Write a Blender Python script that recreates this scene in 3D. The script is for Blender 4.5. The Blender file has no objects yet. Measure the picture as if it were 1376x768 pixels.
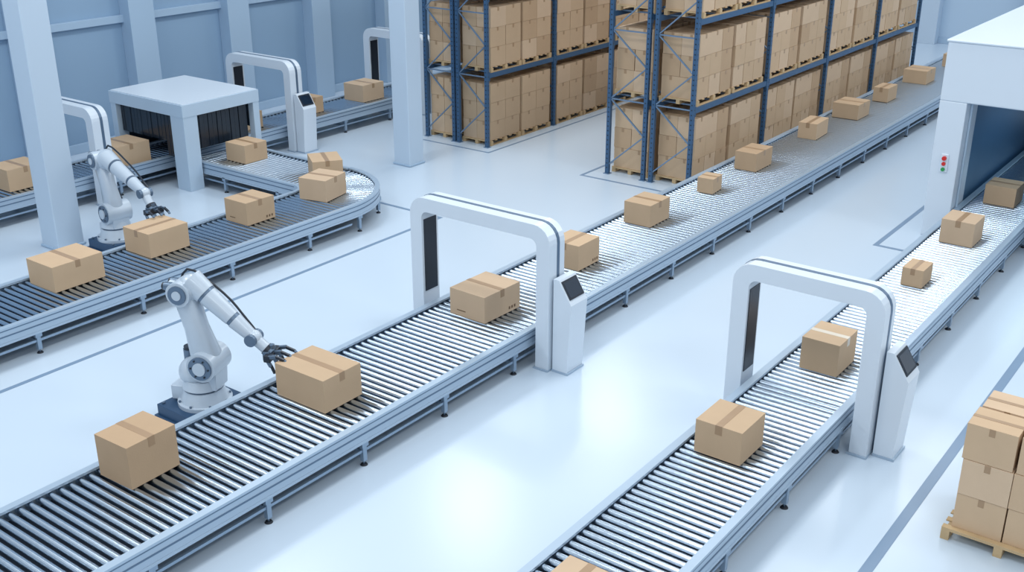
import bpy, math, random
from mathutils import Vector, Matrix
random.seed(7)
scene=bpy.context.scene
try:
    scene.view_settings.view_transform='Standard'
    scene.view_settings.look='None'
except Exception: pass

# ---------------------------------------------------------------- materials
def srgb(r,g,b):
    f=lambda c:((c/255)/12.92 if c/255<=.04045 else (((c/255)+.055)/1.055)**2.4)
    return (f(r),f(g),f(b),1)
def mat(name,col,rough=.5,metal=0,noise=0,nscale=4,bump=0,emit=None,estr=0,coat=0,objrand=0,bscale=60):
    m=bpy.data.materials.new(name);m.use_nodes=True
    nt=m.node_tree;b=nt.nodes['Principled BSDF']
    b.inputs['Roughness'].default_value=rough;b.inputs['Metallic'].default_value=metal
    if coat: b.inputs['Coat Weight'].default_value=coat;b.inputs['Coat Roughness'].default_value=.1
    tc=nt.nodes.new('ShaderNodeTexCoord')
    n=nt.nodes.new('ShaderNodeTexNoise');n.inputs['Scale'].default_value=nscale;n.inputs['Detail'].default_value=4
    nt.links.new(tc.outputs['Object'],n.inputs['Vector'])
    r=nt.nodes.new('ShaderNodeMapRange');r.inputs['To Min'].default_value=1-noise;r.inputs['To Max'].default_value=1+noise
    nt.links.new(n.outputs['Fac'],r.inputs['Value'])
    hs=nt.nodes.new('ShaderNodeHueSaturation');hs.inputs['Color'].default_value=col
    if objrand:
        oi=nt.nodes.new('ShaderNodeObjectInfo')
        r2=nt.nodes.new('ShaderNodeMapRange');r2.inputs['To Min'].default_value=1-objrand;r2.inputs['To Max'].default_value=1+objrand
        nt.links.new(oi.outputs['Random'],r2.inputs['Value'])
        mu=nt.nodes.new('ShaderNodeMath');mu.operation='MULTIPLY'
        nt.links.new(r.outputs['Result'],mu.inputs[0]);nt.links.new(r2.outputs['Result'],mu.inputs[1])
        nt.links.new(mu.outputs[0],hs.inputs['Value'])
    else: nt.links.new(r.outputs['Result'],hs.inputs['Value'])
    nt.links.new(hs.outputs['Color'],b.inputs['Base Color'])
    if bump:
        n2=nt.nodes.new('ShaderNodeTexNoise');n2.inputs['Scale'].default_value=bscale
        nt.links.new(tc.outputs['Object'],n2.inputs['Vector'])
        bp=nt.nodes.new('ShaderNodeBump');bp.inputs['Strength'].default_value=bump;bp.inputs['Distance'].default_value=.01
        nt.links.new(n2.outputs['Fac'],bp.inputs['Height']);nt.links.new(bp.outputs['Normal'],b.inputs['Normal'])
    if emit:
        b.inputs['Emission Color'].default_value=emit;b.inputs['Emission Strength'].default_value=estr
    return m
M={}
M['card']=mat('cardboard',srgb(199,170,138),.8,0,.06,3,.15,objrand=.06)
M['card2']=mat('cardboard_darker',srgb(189,159,127),.8,0,.06,3,.15,objrand=.06)  # slightly darker cardboard tone, picked at random
M['card3']=mat('cardboard_light',srgb(207,179,149),.8,0,.06,3,.15,objrand=.06)
M['tape']=mat('packing_tape',srgb(168,137,105),.35,0,.05,5)
M['tapel']=mat('packing_tape_pale',srgb(224,212,194),.35,0,.04,5)
M['print']=mat('box_print',srgb(110,84,60),.7)
M['wood']=mat('pallet_wood',srgb(196,168,128),.75,0,.15,6,.3)
M['roller']=mat('roller_steel',srgb(184,198,212),.27,1,.05,8)
M['frame']=mat('conveyor_frame_aluminium',srgb(174,192,209),.38,.35,.03,3)
M['frameD']=mat('conveyor_frame_groove',srgb(96,118,142),.4,.4,.03,3)
M['gapshade']=mat('conveyor_gap_shade',srgb(50,60,74),.6,.2,.1,4)  # dark sheet added below the rollers, its colour standing in for shaded gaps
M['leg']=mat('conveyor_leg_steel',srgb(148,169,190),.4,.4,.03,3)
M['rubber']=mat('rubber_foot',srgb(30,36,46),.6)
M['white']=mat('white_powder_coat',srgb(216,226,236),.35,0,.01,2,coat=.2)
M['robot']=mat('robot_enamel',srgb(192,204,216),.32,.1,.04,5,coat=.3)
M['whiteS']=mat('machine_panel_blue_white',srgb(186,205,222),.4,0,.01,2)
M['grey']=mat('grey_joint_metal',srgb(104,122,142),.35,.6,.04,6)
M['dark']=mat('dark_plastic',srgb(28,36,48),.35,0,.05,6)
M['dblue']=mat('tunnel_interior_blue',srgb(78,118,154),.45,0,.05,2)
M['navy']=mat('robot_pedestal_navy',srgb(40,72,104),.4,.1,.04,3)
M['screen']=mat('kiosk_screen_glass',srgb(24,40,58),.08,0,0,2,coat=.6)
M['curtain']=mat('black_strip_curtain',srgb(30,40,52),.2,0,.1,5)
M['rackblue']=mat('rack_blue_paint',srgb(60,94,128),.4,.15,.05,4)
M['rackbrace']=mat('rack_brace_galvanised',srgb(118,142,168),.4,.4,.05,4)
M['red']=mat('red_button',srgb(210,40,35),.4)
M['green']=mat('green_button',srgb(40,150,80),.4)
M['line']=mat('floor_line_blue_paint',srgb(122,146,172),.35,0,.05,2)
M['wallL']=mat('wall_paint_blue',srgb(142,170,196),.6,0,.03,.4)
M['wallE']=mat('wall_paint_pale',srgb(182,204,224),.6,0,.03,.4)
M['pil']=mat('pilaster_paint',srgb(166,190,212),.55,0,.02,.5)
M['col']=mat('column_paint',srgb(192,209,225),.5,0,.015,.6)
M['floor']=mat('epoxy_floor',srgb(201,216,230),.24,0,.03,.25)

# ---------------------------------------------------------------- mesh builder
class MB:
    def __init__(s): s.v=[];s.f=[];s.m=[];s.sm=[];s.mats=[]
    def mi(s,k):
        if k not in s.mats: s.mats.append(k)
        return s.mats.index(k)
    def add(s,vs,fs,k,smooth=False):
        o=len(s.v);s.v+= [tuple(v) for v in vs];i=s.mi(k)
        for f in fs: s.f.append([o+j for j in f]);s.m.append(i);s.sm.append(smooth)
    def box(s,x0,x1,y0,y1,z0,z1,k):
        s.add([(x0,y0,z0),(x1,y0,z0),(x1,y1,z0),(x0,y1,z0),(x0,y0,z1),(x1,y0,z1),(x1,y1,z1),(x0,y1,z1)],
          [(0,3,2,1),(4,5,6,7),(0,1,5,4),(1,2,6,5),(2,3,7,6),(3,0,4,7)],k)
    def cyl(s,p0,p1,r0,k,r1=None,seg=16,caps=True):
        p0=Vector(p0);p1=Vector(p1);r1=r0 if r1 is None else r1
        d=(p1-p0).normalized();u=d.orthogonal().normalized();w=d.cross(u)
        vs=[]
        for p,r in((p0,r0),(p1,r1)):
            for i in range(seg):
                a=2*math.pi*i/seg;vs.append(p+u*math.cos(a)*r+w*math.sin(a)*r)
        s.add(vs,[(i,(i+1)%seg,seg+(i+1)%seg,seg+i) for i in range(seg)],k,True)
        if caps:
            s.add(vs[:seg],[tuple(reversed(range(seg)))],k);s.add(vs[seg:],[tuple(range(seg))],k)
    def bar(s,p0,p1,w,h,k,up=(0,0,1)):
        p0=Vector(p0);p1=Vector(p1);d=(p1-p0).normalized();up=Vector(up)
        a=d.cross(up)
        if a.length<1e-4: a=Vector((1,0,0))
        a.normalize();b=a.cross(d)
        vs=[]
        for p in(p0,p1):
            for sa,sb in((-1,-1),(1,-1),(1,1),(-1,1)): vs.append(p+a*sa*w/2+b*sb*h/2)
        s.add(vs,[(3,2,1,0),(4,5,6,7),(0,1,5,4),(1,2,6,5),(2,3,7,6),(3,0,4,7)],k)
    def prism(s,pts,vec,k):
        n=len(pts);vec=Vector(vec);vs=[Vector(p) for p in pts]+[Vector(p)+vec for p in pts]
        s.add(vs,[tuple(range(n)),tuple(reversed(range(n,2*n)))]+[(i,n+i,n+(i+1)%n,(i+1)%n) for i in range(n)],k)
    def sphere(s,c,r,k,seg=16,rings=10,sc=(1,1,1)):
        c=Vector(c);vs=[];fs=[]
        for j in range(rings+1):
            t=math.pi*j/rings
            for i in range(seg):
                a=2*math.pi*i/seg;vs.append((c.x+r*sc[0]*math.sin(t)*math.cos(a),c.y+r*sc[1]*math.sin(t)*math.sin(a),c.z+r*sc[2]*math.cos(t)))
        for j in range(rings):
            for i in range(seg): fs.append((j*seg+i,(j+1)*seg+i,(j+1)*seg+(i+1)%seg,j*seg+(i+1)%seg))
        s.add(vs,fs,k,True)
    def mesh(s,name):
        me=bpy.data.meshes.new(name);me.from_pydata(s.v,[],s.f)
        for k in s.mats: me.materials.append(M[k])
        me.polygons.foreach_set('material_index',s.m);me.polygons.foreach_set('use_smooth',s.sm)
        me.update();return me
    def obj(s,name,loc=(0,0,0),rz=0,bevel=0,seg=2):
        import bmesh
        me=s.mesh(name)
        bm=bmesh.new();bm.from_mesh(me);bmesh.ops.recalc_face_normals(bm,faces=bm.faces);bm.to_mesh(me);bm.free()
        return link(name,me,loc,rz,bevel,seg)
def link(name,me,loc=(0,0,0),rz=0,bevel=0,seg=2):
    o=bpy.data.objects.new(name,me);scene.collection.objects.link(o);o.location=loc;o.rotation_euler=(0,0,rz)
    if bevel:
        b=o.modifiers.new('bevel','BEVEL');b.width=bevel;b.segments=seg;b.limit_method='ANGLE';b.angle_limit=math.radians(50)
    return o

# ---------------------------------------------------------------- room shell
mb=MB();mb.box(-27.4,14,-6,48.4,-.2,0,'floor');mb.obj('floor')
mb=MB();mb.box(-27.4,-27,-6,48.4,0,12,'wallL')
y=15.2-3.35*6
while y<48:
    mb.box(-27,-26.55,y-.4,y+.4,0,12,'pil');y+=3.35
mb.box(-27,-26.85,-6,48,3.3,3.5,'pil');mb.box(-27,-26.9,-6,48,0,.25,'pil')
mb.box(-27,-26.8,-6,48,6.6,6.9,'pil')
mb.obj('wall_left',bevel=.01)
mb=MB();mb.box(-27,14,48,48.4,0,12,'wallE')
for x in(-22,-18,-14,-10,-6,-2,2,6,10): mb.box(x-.4,x+.4,47.5,48,0,12,'col')
mb.box(-27,14,47.8,48,4,4.25,'pil');mb.box(-27,14,47.9,48,0,.25,'pil')
mb.obj('wall_back',bevel=.01)
def column(cx,cy,w):
    mb=MB();h=w/2
    mb.box(cx-h,cx+h,cy-h,cy+h,0,12,'col');mb.box(cx-h-.03,cx+h+.03,cy-h-.03,cy+h+.03,0,.06,'pil')
    mb.obj('structural_column',bevel=.02)
column(-20.72,11.85,.6);column(-19.07,20.95,.55)

mb=MB()
for a in[(-15.55,-15.46,0,18.05),(-18.6,-15.55,17.96,18.05),(-3.16,-3.02,0,46),(-7.0,-6.9,22.2,33),(-7.0,-5.9,22.1,22.2),
         (-14.85,-12.5,22.72,22.8),(-12.5,-11.75,22.72,22.8),(-11.8,-11.72,22.8,41),(-14.85,-14.77,22.8,41),
         (-21,-18,23.0,23.07),(-18.07,-18.0,23.07,38)]:
    mb.box(*a,.0005,.004,'line')
mb.obj('floor_marking_lines')

# ---------------------------------------------------------------- conveyors
RZ=.565;RR=.046;TOP=RZ+RR
DZ=-.055
def rail_profile_side(mb,axis,c0,c1,s,out):
    def B(a0,a1,z0,z1,k):
        z0+=DZ;z1+=DZ
        lo,hi=min(a0,a1),max(a0,a1)
        if axis=='y': mb.box(lo,hi,c0,c1,z0,z1,k)
        else: mb.box(c0,c1,lo,hi,z0,z1,k)
    B(s,s-out*.11,.675,.71,'frame')
    B(s-out*.01,s-out*.05,.44,.675,'frame')
    B(s,s-out*.06,.42,.46,'frame')
    B(s-out*.003,s-out*.02,.555,.575,'frameD')
    B(s-out*.003,s-out*.02,.655,.675,'frameD')
def legs(mb,pts,vdir):
    for (x,y) in pts:
        mb.box(x-.035,x+.035,y-.035,y+.035,.07,.44+DZ,'leg')
        mb.box(x-.05,x+.05,y-.06,y+.06,.3,.44+DZ,'leg')
        mb.cyl((x,y,.02),(x,y,.08),.014,'grey',seg=8);mb.cyl((x,y,0),(x,y,.022),.055,'rubber',r1=.04,seg=14)
def straight(mb,x0,x1,y0,y1,leg0,pitch,axis='y',rp=.135):
    if axis=='y':
        rail_profile_side(mb,'y',y0,y1,x1,1);rail_profile_side(mb,'y',y0,y1,x0,-1)
        y=y0+rp/2
        while y<y1: mb.cyl((x0+.06,y,RZ),(x1-.06,y,RZ),RR,'roller',seg=14,caps=False);y+=rp
        mb.box(x0+.05,x1-.05,y0,y1,.45,.465,'gapshade')
        y=leg0;L=[]
        while y<y1-.1:
            if y>y0+.1:
                L+=[(x1-.06,y),(x0+.06,y)]
                mb.box(x0+.06,x1-.06,y-.02,y+.02,.18,.23,'leg');mb.box(x0+.06,x1-.06,y-.03,y+.03,.37,.45,'leg')
            y+=pitch
        legs(mb,L,1)
        for x in(x1-.06,x0+.06): mb.box(x-.018,x+.018,y0,y1,.21,.25,'leg')
    else:
        rail_profile_side(mb,'x',x0,x1,y1,1);rail_profile_side(mb,'x',x0,x1,y0,-1)
        x=x0+rp/2
        while x<x1: mb.cyl((x,y0+.06,RZ),(x,y1-.06,RZ),RR,'roller',seg=14,caps=False);x+=rp
        mb.box(x0,x1,y0+.05,y1-.05,.45,.465,'gapshade')
        x=leg0;L=[]
        while x<x1-.1:
            if x>x0+.1: L+=[(x,y1-.06),(x,y0+.06)];mb.box(x-.02,x+.02,y0+.06,y1-.06,.18,.23,'leg')
            x+=pitch
        legs(mb,L,1)
        for y in(y1-.06,y0+.06): mb.box(x0,x1,y-.018,y+.018,.21,.25,'leg')
mb=MB();straight(mb,-11.47,-9.42,2.5,44,7.55-1.72*2,1.72);mb.obj('roller_conveyor')
mb=MB();straight(mb,-5.85,-4.35,2.5,33.2,11.75-1.73*5,1.73);mb.obj('roller_conveyor')
mb=MB();straight(mb,-24.25,-22.7,2.5,34,9.0-1.9*2,1.9);mb.obj('roller_conveyor')
mb=MB()
straight(mb,-18.1,-16.25,2.5,16.0,8.6-2.05*2,2.05)
cx,cy,ri,ro=-18.4,16.0,.3,2.15
straight(mb,-22.3,cx,cy+ri,cy+ro-.05,-20.9,1.9,axis='x')
n=24
def ring(r0,r1,z0,z1,k,N=24):
    z0+=DZ;z1+=DZ
    vs=[];fs=[]
    for i in range(N+1):
        a=math.pi/2*i/N
        for r,z in((r0,z0),(r1,z0),(r1,z1),(r0,z1)): vs.append((cx+r*math.cos(a),cy+r*math.sin(a),z))
    for i in range(N):
        o=i*4
        for j in range(4): fs.append((o+j,o+(j+1)%4,o+4+(j+1)%4,o+4+j))
    mb.add(vs,fs,k,False)
ring(ro-.11,ro,.675,.71,'frame');ring(ro-.05,ro-.01,.44,.675,'frame');ring(ro-.06,ro,.42,.46,'frame');ring(ro-.02,ro-.003,.555,.575,'frameD');ring(ro-.02,ro-.003,.655,.675,'frameD')
ring(ri,ri+.08,.675,.71,'frame');ring(ri,ri+.04,.44,.675,'frame');ring(ri+.04,ro-.05,.5,.515,'gapshade')
for i in range(n):
    a=math.pi/2*(i+.5)/n;c,s_=math.cos(a),math.sin(a)
    mb.cyl((cx+(ri+.05)*c,cy+(ri+.05)*s_,RZ+.02),(cx+(ro-.06)*c,cy+(ro-.06)*s_,RZ),.014,'roller',r1=RR,seg=14,caps=False)
legs(mb,[(cx+(ro-.06)*math.cos(a),cy+(ro-.06)*math.sin(a)) for a in(.12,.75,1.4)],1)
mb.obj('curved_roller_conveyor')

# ---------------------------------------------------------------- cardboard boxes
def carton(mb,x0,x1,y0,y1,z0,z1,k='card',axis='y',tape='tape',tops=True,drop=.13):
    mb.box(x0,x1,y0,y1,z0,z1,k)
    t=.0025;w=.04*min(1,(x1-x0)/.5)+.01
    xm,ym=(x0+x1)/2,(y0+y1)/2;d=min(drop,(z1-z0)*.35)
    if axis=='y':
        if tops: mb.box(xm-w,xm+w,y0-t,y1+t,z1-.001,z1+t,tape)
        mb.box(xm-w,xm+w,y0-t,y0+.001,z1-d,z1+t,tape);mb.box(xm-w,xm+w,y1-.001,y1+t,z1-d,z1+t,tape)
    else:
        if tops: mb.box(x0-t,x1+t,ym-w,ym+w,z1-.001,z1+t,tape)
        mb.box(x0-t,x0+.001,ym-w,ym+w,z1-d,z1+t,tape);mb.box(x1-.001,x1+t,ym-w,ym+w,z1-d,z1+t,tape)
def cbox(x0,x1,y0,y1,h,axis='y',rz=0,tape='tape',prints=0,z=TOP+.001):
    mb=MB();w=(x1-x0)/2;l=(y1-y0)/2
    k=random.choice(['card','card','card2','card3'])
    carton(mb,-w,w,-l,l,0,h,k,axis,tape)
    if prints:
        for i in range(3): mb.box(w-.0005,w+.0015,l*.35+i*.07,l*.35+i*.07+.04,.05,.1,'print')
        mb.box(-w*.6,-w*.1,-l-.0015,-l+.0005,h*.2,h*.24,'print')
    return mb.obj('cardboard_box',loc=((x0+x1)/2,(y0+y1)/2,z),rz=math.radians(rz),bevel=.006)
for a in[(-11.24,-10.62,6.42,7.15,.58,'x',2,'tape',0),(-11.08,-10.11,9.2,9.93,.5,'x',0,'tape',0),(-10.95,-10.2,12.92,13.85,.46,'x',-2,'tape',1),
         (-10.95,-10.3,15.8,16.5,.48,'y',0,'tape',1),(-11.1,-10.48,18.7,19.5,.46,'x',0,'tape',0),(-10.9,-10.52,21.5,22.0,.34,'x',4,'tape',0),
         (-11.05,-10.5,23.7,24.6,.44,'x',0,'tape',0),(-11.05,-10.55,27.4,28.3,.42,'y',3,'tape',0),(-11.2,-10.45,30.2,31.1,.42,'x',0,'tape',0),
         (-11.0,-10.55,32.9,33.7,.42,'y',0,'tape',0),(-11.2,-10.45,36.2,37.1,.42,'x',0,'tape',0),(-11.0,-10.4,39.7,40.4,.42,'y',0,'tape',0)]: cbox(*a)
for a in[(-5.34,-4.77,7.58,8.17,.33,'y',0,'tape',0),(-5.56,-4.91,11.38,12.06,.47,'y',0,'tape',0),(-5.45,-4.87,14.5,15.22,.51,'x',0,'tapel',0),
         (-5.35,-4.98,18.72,19.27,.33,'y',0,'tape',0),(-5.5,-4.87,21.4,22.1,.48,'y',0,'tape',0),(-5.5,-4.86,24.5,25.2,.42,'x',0,'tape',0)]: cbox(*a)
for a in[(-17.84,-17.04,9.45,10.45,.47,'x',0,'tape',0),(-17.92,-17.13,11.5,12.4,.48,'y',0,'tape',0),(-17.8,-17.13,13.85,14.6,.48,'x',0,'tape',1),
         (-17.75,-17.05,15.85,16.65,.48,'x',12,'tape',0),(-18.9,-18.1,17.05,17.75,.45,'x',-35,'tape',0),(-21.45,-20.75,16.9,17.6,.45,'x',0,'tape',0),
         (-23.85,-22.95,14.75,15.78,.5,'x',0,'tape',0),(-24.0,-23.2,12.2,13.1,.5,'x',0,'tape',0),(-24.0,-23.3,21.3,22.0,.45,'x',0,'tape',0),
         (-23.95,-23.15,23.5,24.4,.5,'x',0,'tape',0),(-23.9,-23.3,19.0,19.7,.45,'x',0,'tape',0),(-24.0,-23.2,9.0,9.9,.5,'x',0,'tape',0)]: cbox(*a)

# ---------------------------------------------------------------- pallets & loads
def pallet(mb,w,l,h=.14):
    for i in range(3):
        x=-w/2+.05+i*(w-.1)/2
        for j in range(3):
            y=-l/2+.06+j*(l-.12)/2;mb.box(x-.05,x+.05,y-.06,y+.06,.02,h-.04,'wood')
        mb.box(x-.05,x+.05,-l/2,l/2,0,.02,'wood')
    for j in range(3):
        y=-l/2+.06+j*(l-.12)/2;mb.box(-w/2,w/2,y-.06,y+.06,h-.04,h-.02,'wood')
    nb=7
    for i in range(nb):
        y=-l/2+.045+i*(l-.09)/(nb-1);mb.box(-w/2,w/2,y-.045,y+.045,h-.02,h,'wood')
def loadmesh(w,l,h,nx,ny,nz,seed,over=.02,ph=.14,jit=.008):
    R=random.Random(seed);mb=MB();pallet(mb,w,l,ph)
    W=w-2*over;L=l-2*over
    for k in range(nz):
        for i in range(nx):
            for j in range(ny):
                g=.006+jit-.008;jx=R.uniform(-jit,jit);jy=R.uniform(-jit,jit)
                x0=-W/2+i*W/nx+g+jx;x1=-W/2+(i+1)*W/nx-g+jx;y0=-L/2+j*L/ny+g+jy;y1=-L/2+(j+1)*L/ny-g+jy
                z0=ph+.002+k*h/nz;z1=ph+.002+(k+1)*h/nz-.006
                kk=R.choice(['card','card','card2','card3'])
                mb.box(x0,x1,y0,y1,z0,z1,kk)
                t=.003;xm=(x0+x1)/2;ym=(y0+y1)/2;d=.1
                if k==nz-1: mb.box(x0-t,x1+t,ym-.035,ym+.035,z1-.001,z1+t,'tape')
                mb.box(x1-.001,x1+t,ym-.035,ym+.035,z1-d,z1,'tape');mb.box(xm-.035,xm+.035,y0-t,y0+.001,z1-d,z1,'tape')
    return mb
def fin(mb,name):
    import bmesh
    me=mb.mesh(name);bm=bmesh.new();bm.from_mesh(me);bmesh.ops.recalc_face_normals(bm,faces=bm.faces);bm.to_mesh(me);bm.free();return me
LM2=[fin(loadmesh(1.05,1.78,1.55,2,3,3,s),'pallet_of_cardboard_boxes') for s in range(3)]
LM1=[fin(loadmesh(1.02,1.42,1.58,2,2,3,s+9),'pallet_of_cardboard_boxes') for s in range(3)]
def rack(x0,x1,y0,bay,nb,levels,ztop,LM,name='pallet_rack'):
    mb=MB();w=.1
    for i in range(nb+1):
        y=y0+i*bay
        for x in(x0+.05,x1-.05):
            mb.box(x-.05,x+.05,y-.045,y+.045,0,ztop,'rackblue')
            mb.box(x-.08,x+.08,y-.08,y+.08,0,.015,'rackbrace')
            z=.15
            while z<ztop:
                mb.box(x-.018,x+.018,y-.047,y-.044,z,z+.03,'dark')
                s=.052 if x>(x0+x1)/2 else -.052
                mb.box(x+s-.002,x+s,y-.012,y+.012,z,z+.03,'dark');z+=.12
        z=.25;sgn=1
        while z<ztop-.8:
            a,b=(x0+.08,x1-.08) if sgn>0 else (x1-.08,x0+.08)
            mb.bar((a,y,z),(b,y,z+.85),.04,.03,'rackbrace');z+=.85;sgn=-sgn
            mb.bar((x0+.08,y,z),(x1-.08,y,z),.04,.03,'rackbrace') if sgn>0 else None
    for zl in levels:
        for i in range(nb):
            ya,yb=y0+i*bay+.045,y0+(i+1)*bay-.045
            for x,s in((x0+.04,-1),(x1-.04,1)):
                mb.box(x-.03,x+.03,ya,yb,zl-.13,zl,'rackblue')
                for yy in(ya,yb-.03): mb.box(x-.045,x+.045,yy,yy+.03,zl-.2,zl+.04,'rackblue')
            for j in range(5):
                yy=ya+(yb-ya)*(j+.5)/5;mb.box(x0+.07,x1-.07,yy-.03,yy+.03,zl-.04,zl-.005,'rackbrace')
    mb.obj(name)
    for zl in[0]+levels:
        for i in range(nb):
            for j in(0,1):
                y=y0+i*bay+bay*(.27+.46*j)
                link('pallet_of_cardboard_boxes',random.choice(LM),((x0+x1)/2+random.uniform(-.02,.02),y,zl+.001))
rack(-14.42,-13.27,23.3,4.12,4,[2.0,4.08],6.2,LM2)
rack(-13.15,-12.0,23.3,4.12,4,[2.0,4.08],6.2,LM2)
rack(-20.62,-19.52,23.45,3.2,5,[2.05,4.15],6.3,LM1)
rack(-19.45,-18.35,23.45,3.2,5,[2.05,4.15],6.3,LM1)
mb=loadmesh(1.34,1.2,1.44,2,2,3,77,over=.07,ph=.17,jit=.016);mb.obj('pallet_of_cardboard_boxes',loc=(-1.93,12.88,0),bevel=.006)

# ---------------------------------------------------------------- scanner gates
def gate(x0,x1,y0,H=2.45,w=.25,d=.42,t=.24,R=.3):
    mb=MB();N=6
    def path(e):
        o=[(x0-e,0)];i_=[(x0+w,0)]
        for k in range(N+1):
            a=math.pi-math.pi/2*k/N
            o.append((x0+R+math.cos(a)*(R+e),H-R+math.sin(a)*(R+e)));i_.append((x0+w+.12+math.cos(a)*.12,H-t-.12+math.sin(a)*.12))
        for k in range(N+1):
            a=math.pi/2-math.pi/2*k/N
            o.append((x1-R+math.cos(a)*(R+e),H-R+math.sin(a)*(R+e)));i_.append((x1-w-.12+math.cos(a)*.12,H-t-.12+math.sin(a)*.12))
        o.append((x1+e,0));i_.append((x1-w,0));return o,i_
    def solid(o,i_,ya,yb,k):
        n=len(o);vs=[(p[0],ya,p[1]) for p in o]+[(p[0],ya,p[1]) for p in i_]+[(p[0],yb,p[1]) for p in o]+[(p[0],yb,p[1]) for p in i_]
        fs=[]
        for j in range(n-1):
            fs+=[(j,j+1,n+j+1,n+j),(2*n+j,3*n+j,3*n+j+1,2*n+j+1),(j,2*n+j,2*n+j+1,j+1),(n+j,n+j+1,3*n+j+1,3*n+j)]
        fs+=[(0,n,3*n,2*n),(n-1,3*n-1,4*n-1,2*n-1)]
        mb.add(vs,fs,k)
    o,i_=path(0);solid(o,i_,y0,y0+d,'white')
    o2,_=path(.006);solid(o2,o,y0+d*.5,y0+d*.5+.07,'frameD')
    mb.box(x0+w,x0+w+.012,y0+.05,y0+d-.05,.75,H-t-.16,'dark');mb.box(x1-w-.012,x1-w,y0+.05,y0+d-.05,.75,H-t-.16,'dark')
    mb.box(x0-.03,x0+w+.03,y0-.03,y0+d+.03,0,.03,'frame');mb.box(x1-w-.03,x1+.01,y0-.03,y0+d+.03,0,.03,'frame')
    mb.obj('scanner_gate',bevel=.018,seg=3)
gate(-11.95,-9.08,13.1);gate(-6.2,-4.0,13.55,H=2.45)
gate(-24.75,-22.3,13.9,H=2.3);gate(-24.9,-22.3,19.9,H=2.45);gate(-24.8,-22.3,25.3,H=2.45)
# ---------------------------------------------------------------- kiosks
def kiosk(x,y,H=1.6,wy=.46):
    mb=MB()
    p=[(0,0),(.27,0),(.34,1.22),(.31,1.27),(.1,H),(0,H)]
    mb.prism([(a,0,b) for a,b in p],(0,wy,0),'white')
    mb.box(-.005,.3,-.01,wy+.01,0,.04,'frame')
    s=Vector((.31,0,1.27));e=Vector((.1,0,H));d=(e-s);n=Vector((d.z,0,-d.x)).normalized()
    a=s+d*.08;b=s+d*.9
    q=[a,b,b+n*.014,a+n*.014]
    mb.prism([Vector((v.x,.03,v.z)) for v in q],(0,wy-.06,0),'dark')
    a=s+d*.16;b=s+d*.82
    q=[a+n*.014,b+n*.014,b+n*.017,a+n*.017]
    mb.prism([Vector((v.x,.06,v.z)) for v in q],(0,wy-.12,0),'screen')
    mb.obj('control_kiosk',loc=(x,y,0),bevel=.015,seg=3)
kiosk(-9.04,13.17);kiosk(-3.96,13.7);kiosk(-22.25,19.95)

# ---------------------------------------------------------------- left inspection machine
mb=MB();X0,X1,Y0,Y1,H=-24.5,-21.6,15.85,18.2,2.12
mb.box(X0,X1,Y0,Y1,1.82,H,'whiteS');mb.box(X0+.04,X1-.04,Y0+.04,Y1-.04,H,H+.02,'white')
mb.box(X0+.01,X0+.22,Y0+.01,Y0+.3,0,1.83,'whiteS');mb.box(X1-.5,X1-.01,Y0+.01,Y0+.42,0,1.83,'whiteS')
mb.box(X0+.01,X0+.22,Y1-.3,Y1-.01,0,1.83,'whiteS');mb.box(X1-.2,X1-.01,Y1-.2,Y1-.01,0,1.83,'whiteS')
mb.box(X0+.02,X0+.07,Y0+.3,Y1-.3,.0,1.83,'curtain')
mb.box(X0+.3,X1-.3,Y1-.1,Y1-.05,1.15,1.83,'curtain')
x=X0+.24
while x<X1-.62: mb.box(x,x+.125,Y0+.12+.02*random.random(),Y0+.15,1.12 if x<-22.6 else .75,1.83,'curtain');x+=.135
y=Y0+.44
while y<Y1-.3: mb.box(X1-.2,X1-.17+.02*random.random(),y,y+.125,.95,1.83,'curtain');y+=.135
mb.obj('inspection_tunnel_machine',bevel=.015)
# ---------------------------------------------------------------- right tunnel machine
mb=MB();X0,X1,Y0,Y1,H=-6.42,-3.2,23.4,33.5,4.15;oz=2.95
mb.box(X0,X0+.55,Y0,Y0+.9,0,oz,'white');mb.box(X1-.5,X1,Y0,Y0+.9,0,oz,'white')
mb.box(X0,X1,Y0,Y0+.9,oz,H,'white')
mb.box(X0,X0+.12,Y0+.9,Y1,0,H,'white');mb.box(X1-.12,X1,Y0+.9,Y1,0,H,'white');mb.box(X0,X1,Y0+.9,Y1,H-.12,H,'white')
mb.box(X0-.03,X1+.03,Y0-.03,Y1+.03,H,H+.05,'white')
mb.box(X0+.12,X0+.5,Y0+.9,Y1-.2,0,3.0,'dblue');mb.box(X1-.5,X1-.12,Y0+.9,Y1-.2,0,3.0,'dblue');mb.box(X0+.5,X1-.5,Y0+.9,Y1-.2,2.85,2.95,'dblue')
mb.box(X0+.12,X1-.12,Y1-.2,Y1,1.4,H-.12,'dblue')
mb.box(X0+.55,X0+.6,Y0+.3,Y0+.36,.0,oz,'whiteS');mb.box(X0+.5,X1-.5,Y0+.25,Y0+.32,oz-.06,oz,'whiteS')
mb.box(X0+.2,X0+.36,Y0-.04,Y0,1.45,1.85,'white')
mb.cyl((X0+.28,Y0-.04,1.76),(X0+.28,Y0-.09,1.76),.045,'red');mb.cyl((X0+.28,Y0-.04,1.64),(X0+.28,Y0-.07,1.64),.04,'red');mb.cyl((X0+.28,Y0-.04,1.52),(X0+.28,Y0-.07,1.52),.04,'green')
mb.obj('packing_tunnel_machine',bevel=.02)

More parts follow.
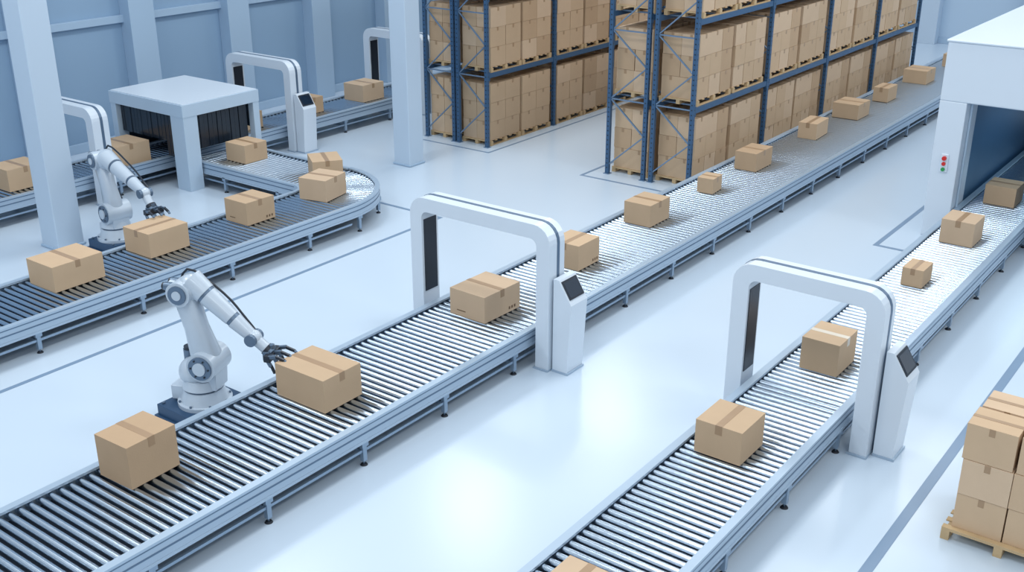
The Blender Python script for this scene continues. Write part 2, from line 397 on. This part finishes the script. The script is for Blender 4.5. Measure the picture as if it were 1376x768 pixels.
# ---------------------------------------------------------------- robots
def robot(bx,by,phi,sh,el,fs,wr,end,boxw=.5,s=1.0):
    e=Vector((math.cos(phi),math.sin(phi),0));n=Vector((-e.y,e.x,0));Z=Vector((0,0,1))
    P=lambda r,z,o=0:Vector((bx,by,0))+e*r+Z*z+n*o
    mb=MB();Wt='robot'
    mb.box(bx-boxw,bx+boxw,by-boxw,by+boxw,0,.2,'navy');mb.box(bx-boxw-.04,bx+boxw+.04,by-boxw-.04,by+boxw+.04,0,.03,'navy')
    for sx in(-1,1):
        for sy in(-1,1): mb.cyl((bx+sx*(boxw-.07),by+sy*(boxw-.07),.2),(bx+sx*(boxw-.07),by+sy*(boxw-.07),.225),.025,'grey',seg=8)
    mb.cyl(P(0,.2),P(0,.26),.4*s,Wt,seg=28);mb.cyl(P(0,.26),P(0,.44),.35*s,Wt,r1=.29*s,seg=28)
    for k in range(8):
        a=k*math.pi/4+.3;c=P(0,.26)+Vector((math.cos(a),math.sin(a),0))*.37*s;mb.cyl(c,c+Z*.025,.018,'grey',seg=8)
    mb.cyl(P(0,.44),P(0,.48),.27*s,'grey',seg=28);mb.cyl(P(0,.48),P(0,.62),.31*s,Wt,r1=.27*s,seg=28)
    mb.bar(P(-.2,.35),P(-.48,.35),.24,.22,Wt);mb.bar(P(-.48,.35),P(-.5,.35),.18,.16,'dark')
    mb.bar(P(sh[0]-.04,.5),P(sh[0],sh[1]+.06),.36*s,.4*s,Wt,up=e)
    mb.sphere(P(-.08,.7),.27*s,Wt,sc=(1,1,.85))
    mb.cyl(P(sh[0],sh[1],-.27*s),P(sh[0],sh[1],.25*s),.225*s,Wt,seg=28)
    mb.cyl(P(sh[0],sh[1],-.3*s),P(sh[0],sh[1],-.27*s),.18*s,'grey',seg=24)
    mb.cyl(P(sh[0],sh[1],-.325*s),P(sh[0],sh[1],-.3*s),.1*s,Wt,seg=20)
    for k in range(6):
        a=k*math.pi/3;c=P(sh[0]+math.cos(a)*.14*s,sh[1]+math.sin(a)*.14*s,-.3*s);mb.cyl(c,c-n*.012,.016,'dark',seg=6)
    mb.cyl(P(-.22,.8,.1),P(-.22,1.0,.1),.1,'grey',seg=16);mb.cyl(P(-.22,1.0,.1),P(-.22,1.04,.1),.09,'dark',seg=16)
    A=P(sh[0],sh[1],-.02);B=P(el[0],el[1],-.02)
    def limb(A,B,wa,wb,ta,tb,k):
        d=(B-A).normalized();a=d.cross(n).normalized()
        sec=[(0,.8),(.08,1),(.5,.86),(.9,1.0),(1,.8)];vs=[];fs=[];Nn=12
        for t,f in sec:
            c=A.lerp(B,t);w=(wa*(1-t)+wb*t)*f;th=(ta*(1-t)+tb*t)*f
            for i in range(Nn):
                an=2*math.pi*i/Nn;ca,sa=math.cos(an),math.sin(an)
                q=lambda v:math.copysign(abs(v)**.6,v)
                vs.append(c+a*q(ca)*w+n*q(sa)*th)
        for j in range(len(sec)-1):
            for i in range(Nn): fs.append((j*Nn+i,j*Nn+(i+1)%Nn,(j+1)*Nn+(i+1)%Nn,(j+1)*Nn+i))
        fs+=[tuple(reversed(range(Nn))),tuple(range((len(sec)-1)*Nn,len(sec)*Nn))]
        mb.add(vs,fs,k,True)
    limb(A,B,.22*s,.165*s,.17*s,.14*s,Wt)
    mb.cyl(P(sh[0]-.22,sh[1]+.02,.14),P(el[0]-.2,el[1]-.05,.14),.035*s,'grey',seg=12)
    mb.cyl(P(sh[0]-.22,sh[1]+.02,.14),P(sh[0]-.2,sh[1]+.5,.14),.065*s,Wt,seg=14)
    mb.cyl(P(*el,-.22*s),P(*el,.2*s),.185*s,Wt,seg=24);mb.cyl(P(*el,-.245*s),P(*el,-.22*s),.14*s,'grey',seg=20);mb.cyl(P(*el,-.26*s),P(*el,-.245*s),.07*s,Wt,seg=20)
    mb.sphere(P((el[0]+fs[0])/2,(el[1]+fs[1])/2+.02),.2*s,Wt);mb.cyl(P(el[0]-.24,el[1]+.03,.0),P(*el),.1*s,Wt,seg=16)
    for o in(-.09,.09): mb.cyl(P(el[0]-.26,el[1]+.07,o),P(el[0]-.05,el[1]+.07,o),.062*s,'grey',seg=14);mb.cyl(P(el[0]-.29,el[1]+.07,o),P(el[0]-.26,el[1]+.07,o),.055*s,'dark',seg=14)
    F=P(*fs);W=P(*wr);d=(W-F)
    q=lambda t:F+d*t
    mb.cyl(q(-.15),q(.12),.19*s,Wt,r1=.165*s,seg=20);mb.cyl(q(.12),q(.16),.15*s,'grey',seg=20)
    mb.cyl(q(.16),q(.6),.15*s,Wt,r1=.125*s,seg=20);mb.cyl(q(.6),q(.65),.115*s,'grey',seg=20)
    mb.cyl(q(.65),q(.95),.125*s,Wt,r1=.095*s,seg=20);mb.bar(q(.2)+n*.13,q(.5)+n*.12,.08*s,.1*s,'grey')
    mb.sphere(W,.12*s,Wt);mb.cyl(W-n*.135*s,W+n*.135*s,.09*s,'grey',seg=16)
    E=P(*end);g=(E-W);G=lambda t:W+g*t
    mb.cyl(G(.1),G(.4),.085*s,Wt,seg=16);mb.cyl(G(.4),G(.5),.1*s,'dark',seg=16);mb.cyl(G(.5),G(.58),.09*s,'grey',seg=16)
    hp=[P(sh[0]-.1,sh[1]+.2,.22),P(el[0]-.24,(sh[1]+el[1])/2+.2,.24),P(el[0]-.05,el[1]+.24,.2),q(.35)+n*.2+Z*.1,q(.8)+n*.14+Z*.07,W+n*.14]
    for i in range(len(hp)-1):
        for j in range(4):
            def cr(t):
                p0=hp[max(i-1,0)];p1=hp[i];p2=hp[i+1];p3=hp[min(i+2,len(hp)-1)]
                return .5*((2*p1)+(p2-p0)*t+(2*p0-5*p1+4*p2-p3)*t*t+(3*p1-p0-3*p2+p3)*t**3)
            mb.cyl(cr(j/4),cr((j+1)/4),.018,'dark',seg=8)
    gd=g.normalized()
    gh=Vector((gd.x,gd.y,0)).normalized()
    C=G(.62)
    mb.bar(C-n*.2*s,C+n*.2*s,.1,.1,'dark');mb.bar(C-n*.12-gh*.05,C+n*.12-gh*.05,.1,.14,'grey')
    for o in(-1,0,1):
        b0=C+n*.17*s*o
        mb.bar(b0+Z*.02,b0+gh*.14+Z*.05,.055,.05,'grey');mb.bar(b0+gh*.12+Z*.05,b0+gh*.27+Z*.0,.045,.04,'dark');mb.bar(b0+gh*.26+Z*.01,b0+gh*.3-Z*.035,.045,.03,'grey')
        mb.bar(b0-Z*.03,b0+gh*.05-Z*.12,.05,.045,'grey');mb.bar(b0+gh*.05-Z*.1,b0+gh*.1-Z*.22,.04,.035,'dark')
    mb.cyl(C+Z*.04,C+Z*.15,.04,'grey',seg=12)
    mb.obj('robotic_arm',bevel=.008)
robot(-12.4,8.93,math.atan2(.5,1.22),(.14,.88),(-.12,1.98),(.1,2.04),(.9,1.34),(1.34,.98))
robot(-19.72,12.5,math.atan2(-.2,1.87),(.1,.8),(-.2,1.86),(.2,1.86),(1.4,1.47),(1.83,.97),boxw=.42)

# ---------------------------------------------------------------- lights
w=bpy.data.worlds.new('world');scene.world=w;w.use_nodes=True
bg=w.node_tree.nodes['Background'];bg.inputs['Color'].default_value=(.78,.89,1,1);bg.inputs['Strength'].default_value=.66
def area(x,y,z,sx,sy,p,col=(.95,.98,1)):
    l=bpy.data.lights.new('high_bay_and_fill_lamp','AREA');l.shape='RECTANGLE';l.size=sx;l.size_y=sy;l.energy=p;l.color=col
    o=bpy.data.objects.new('high_bay_and_fill_lamp',l);scene.collection.objects.link(o);o.location=(x,y,z)
for x in(-18.8,-8.5,1.5):
    for y in(-1,7,15,23,31,39): area(x,y,11.8,2.4,2.4,320 if x<-10 else 260)
area(-4.8,27,2.8,.6,4,25,(.6,.85,1))  # unseen fill light added inside the tunnel to brighten its interior

cam=bpy.data.cameras.new('camera');co=bpy.data.objects.new('camera',cam);scene.collection.objects.link(co)
co.location=(0,0,8);co.rotation_euler=(math.radians(90-22.2),0,math.radians(36.8));cam.sensor_width=36;cam.lens=36*1478/1376
cam.clip_end=200;scene.camera=co
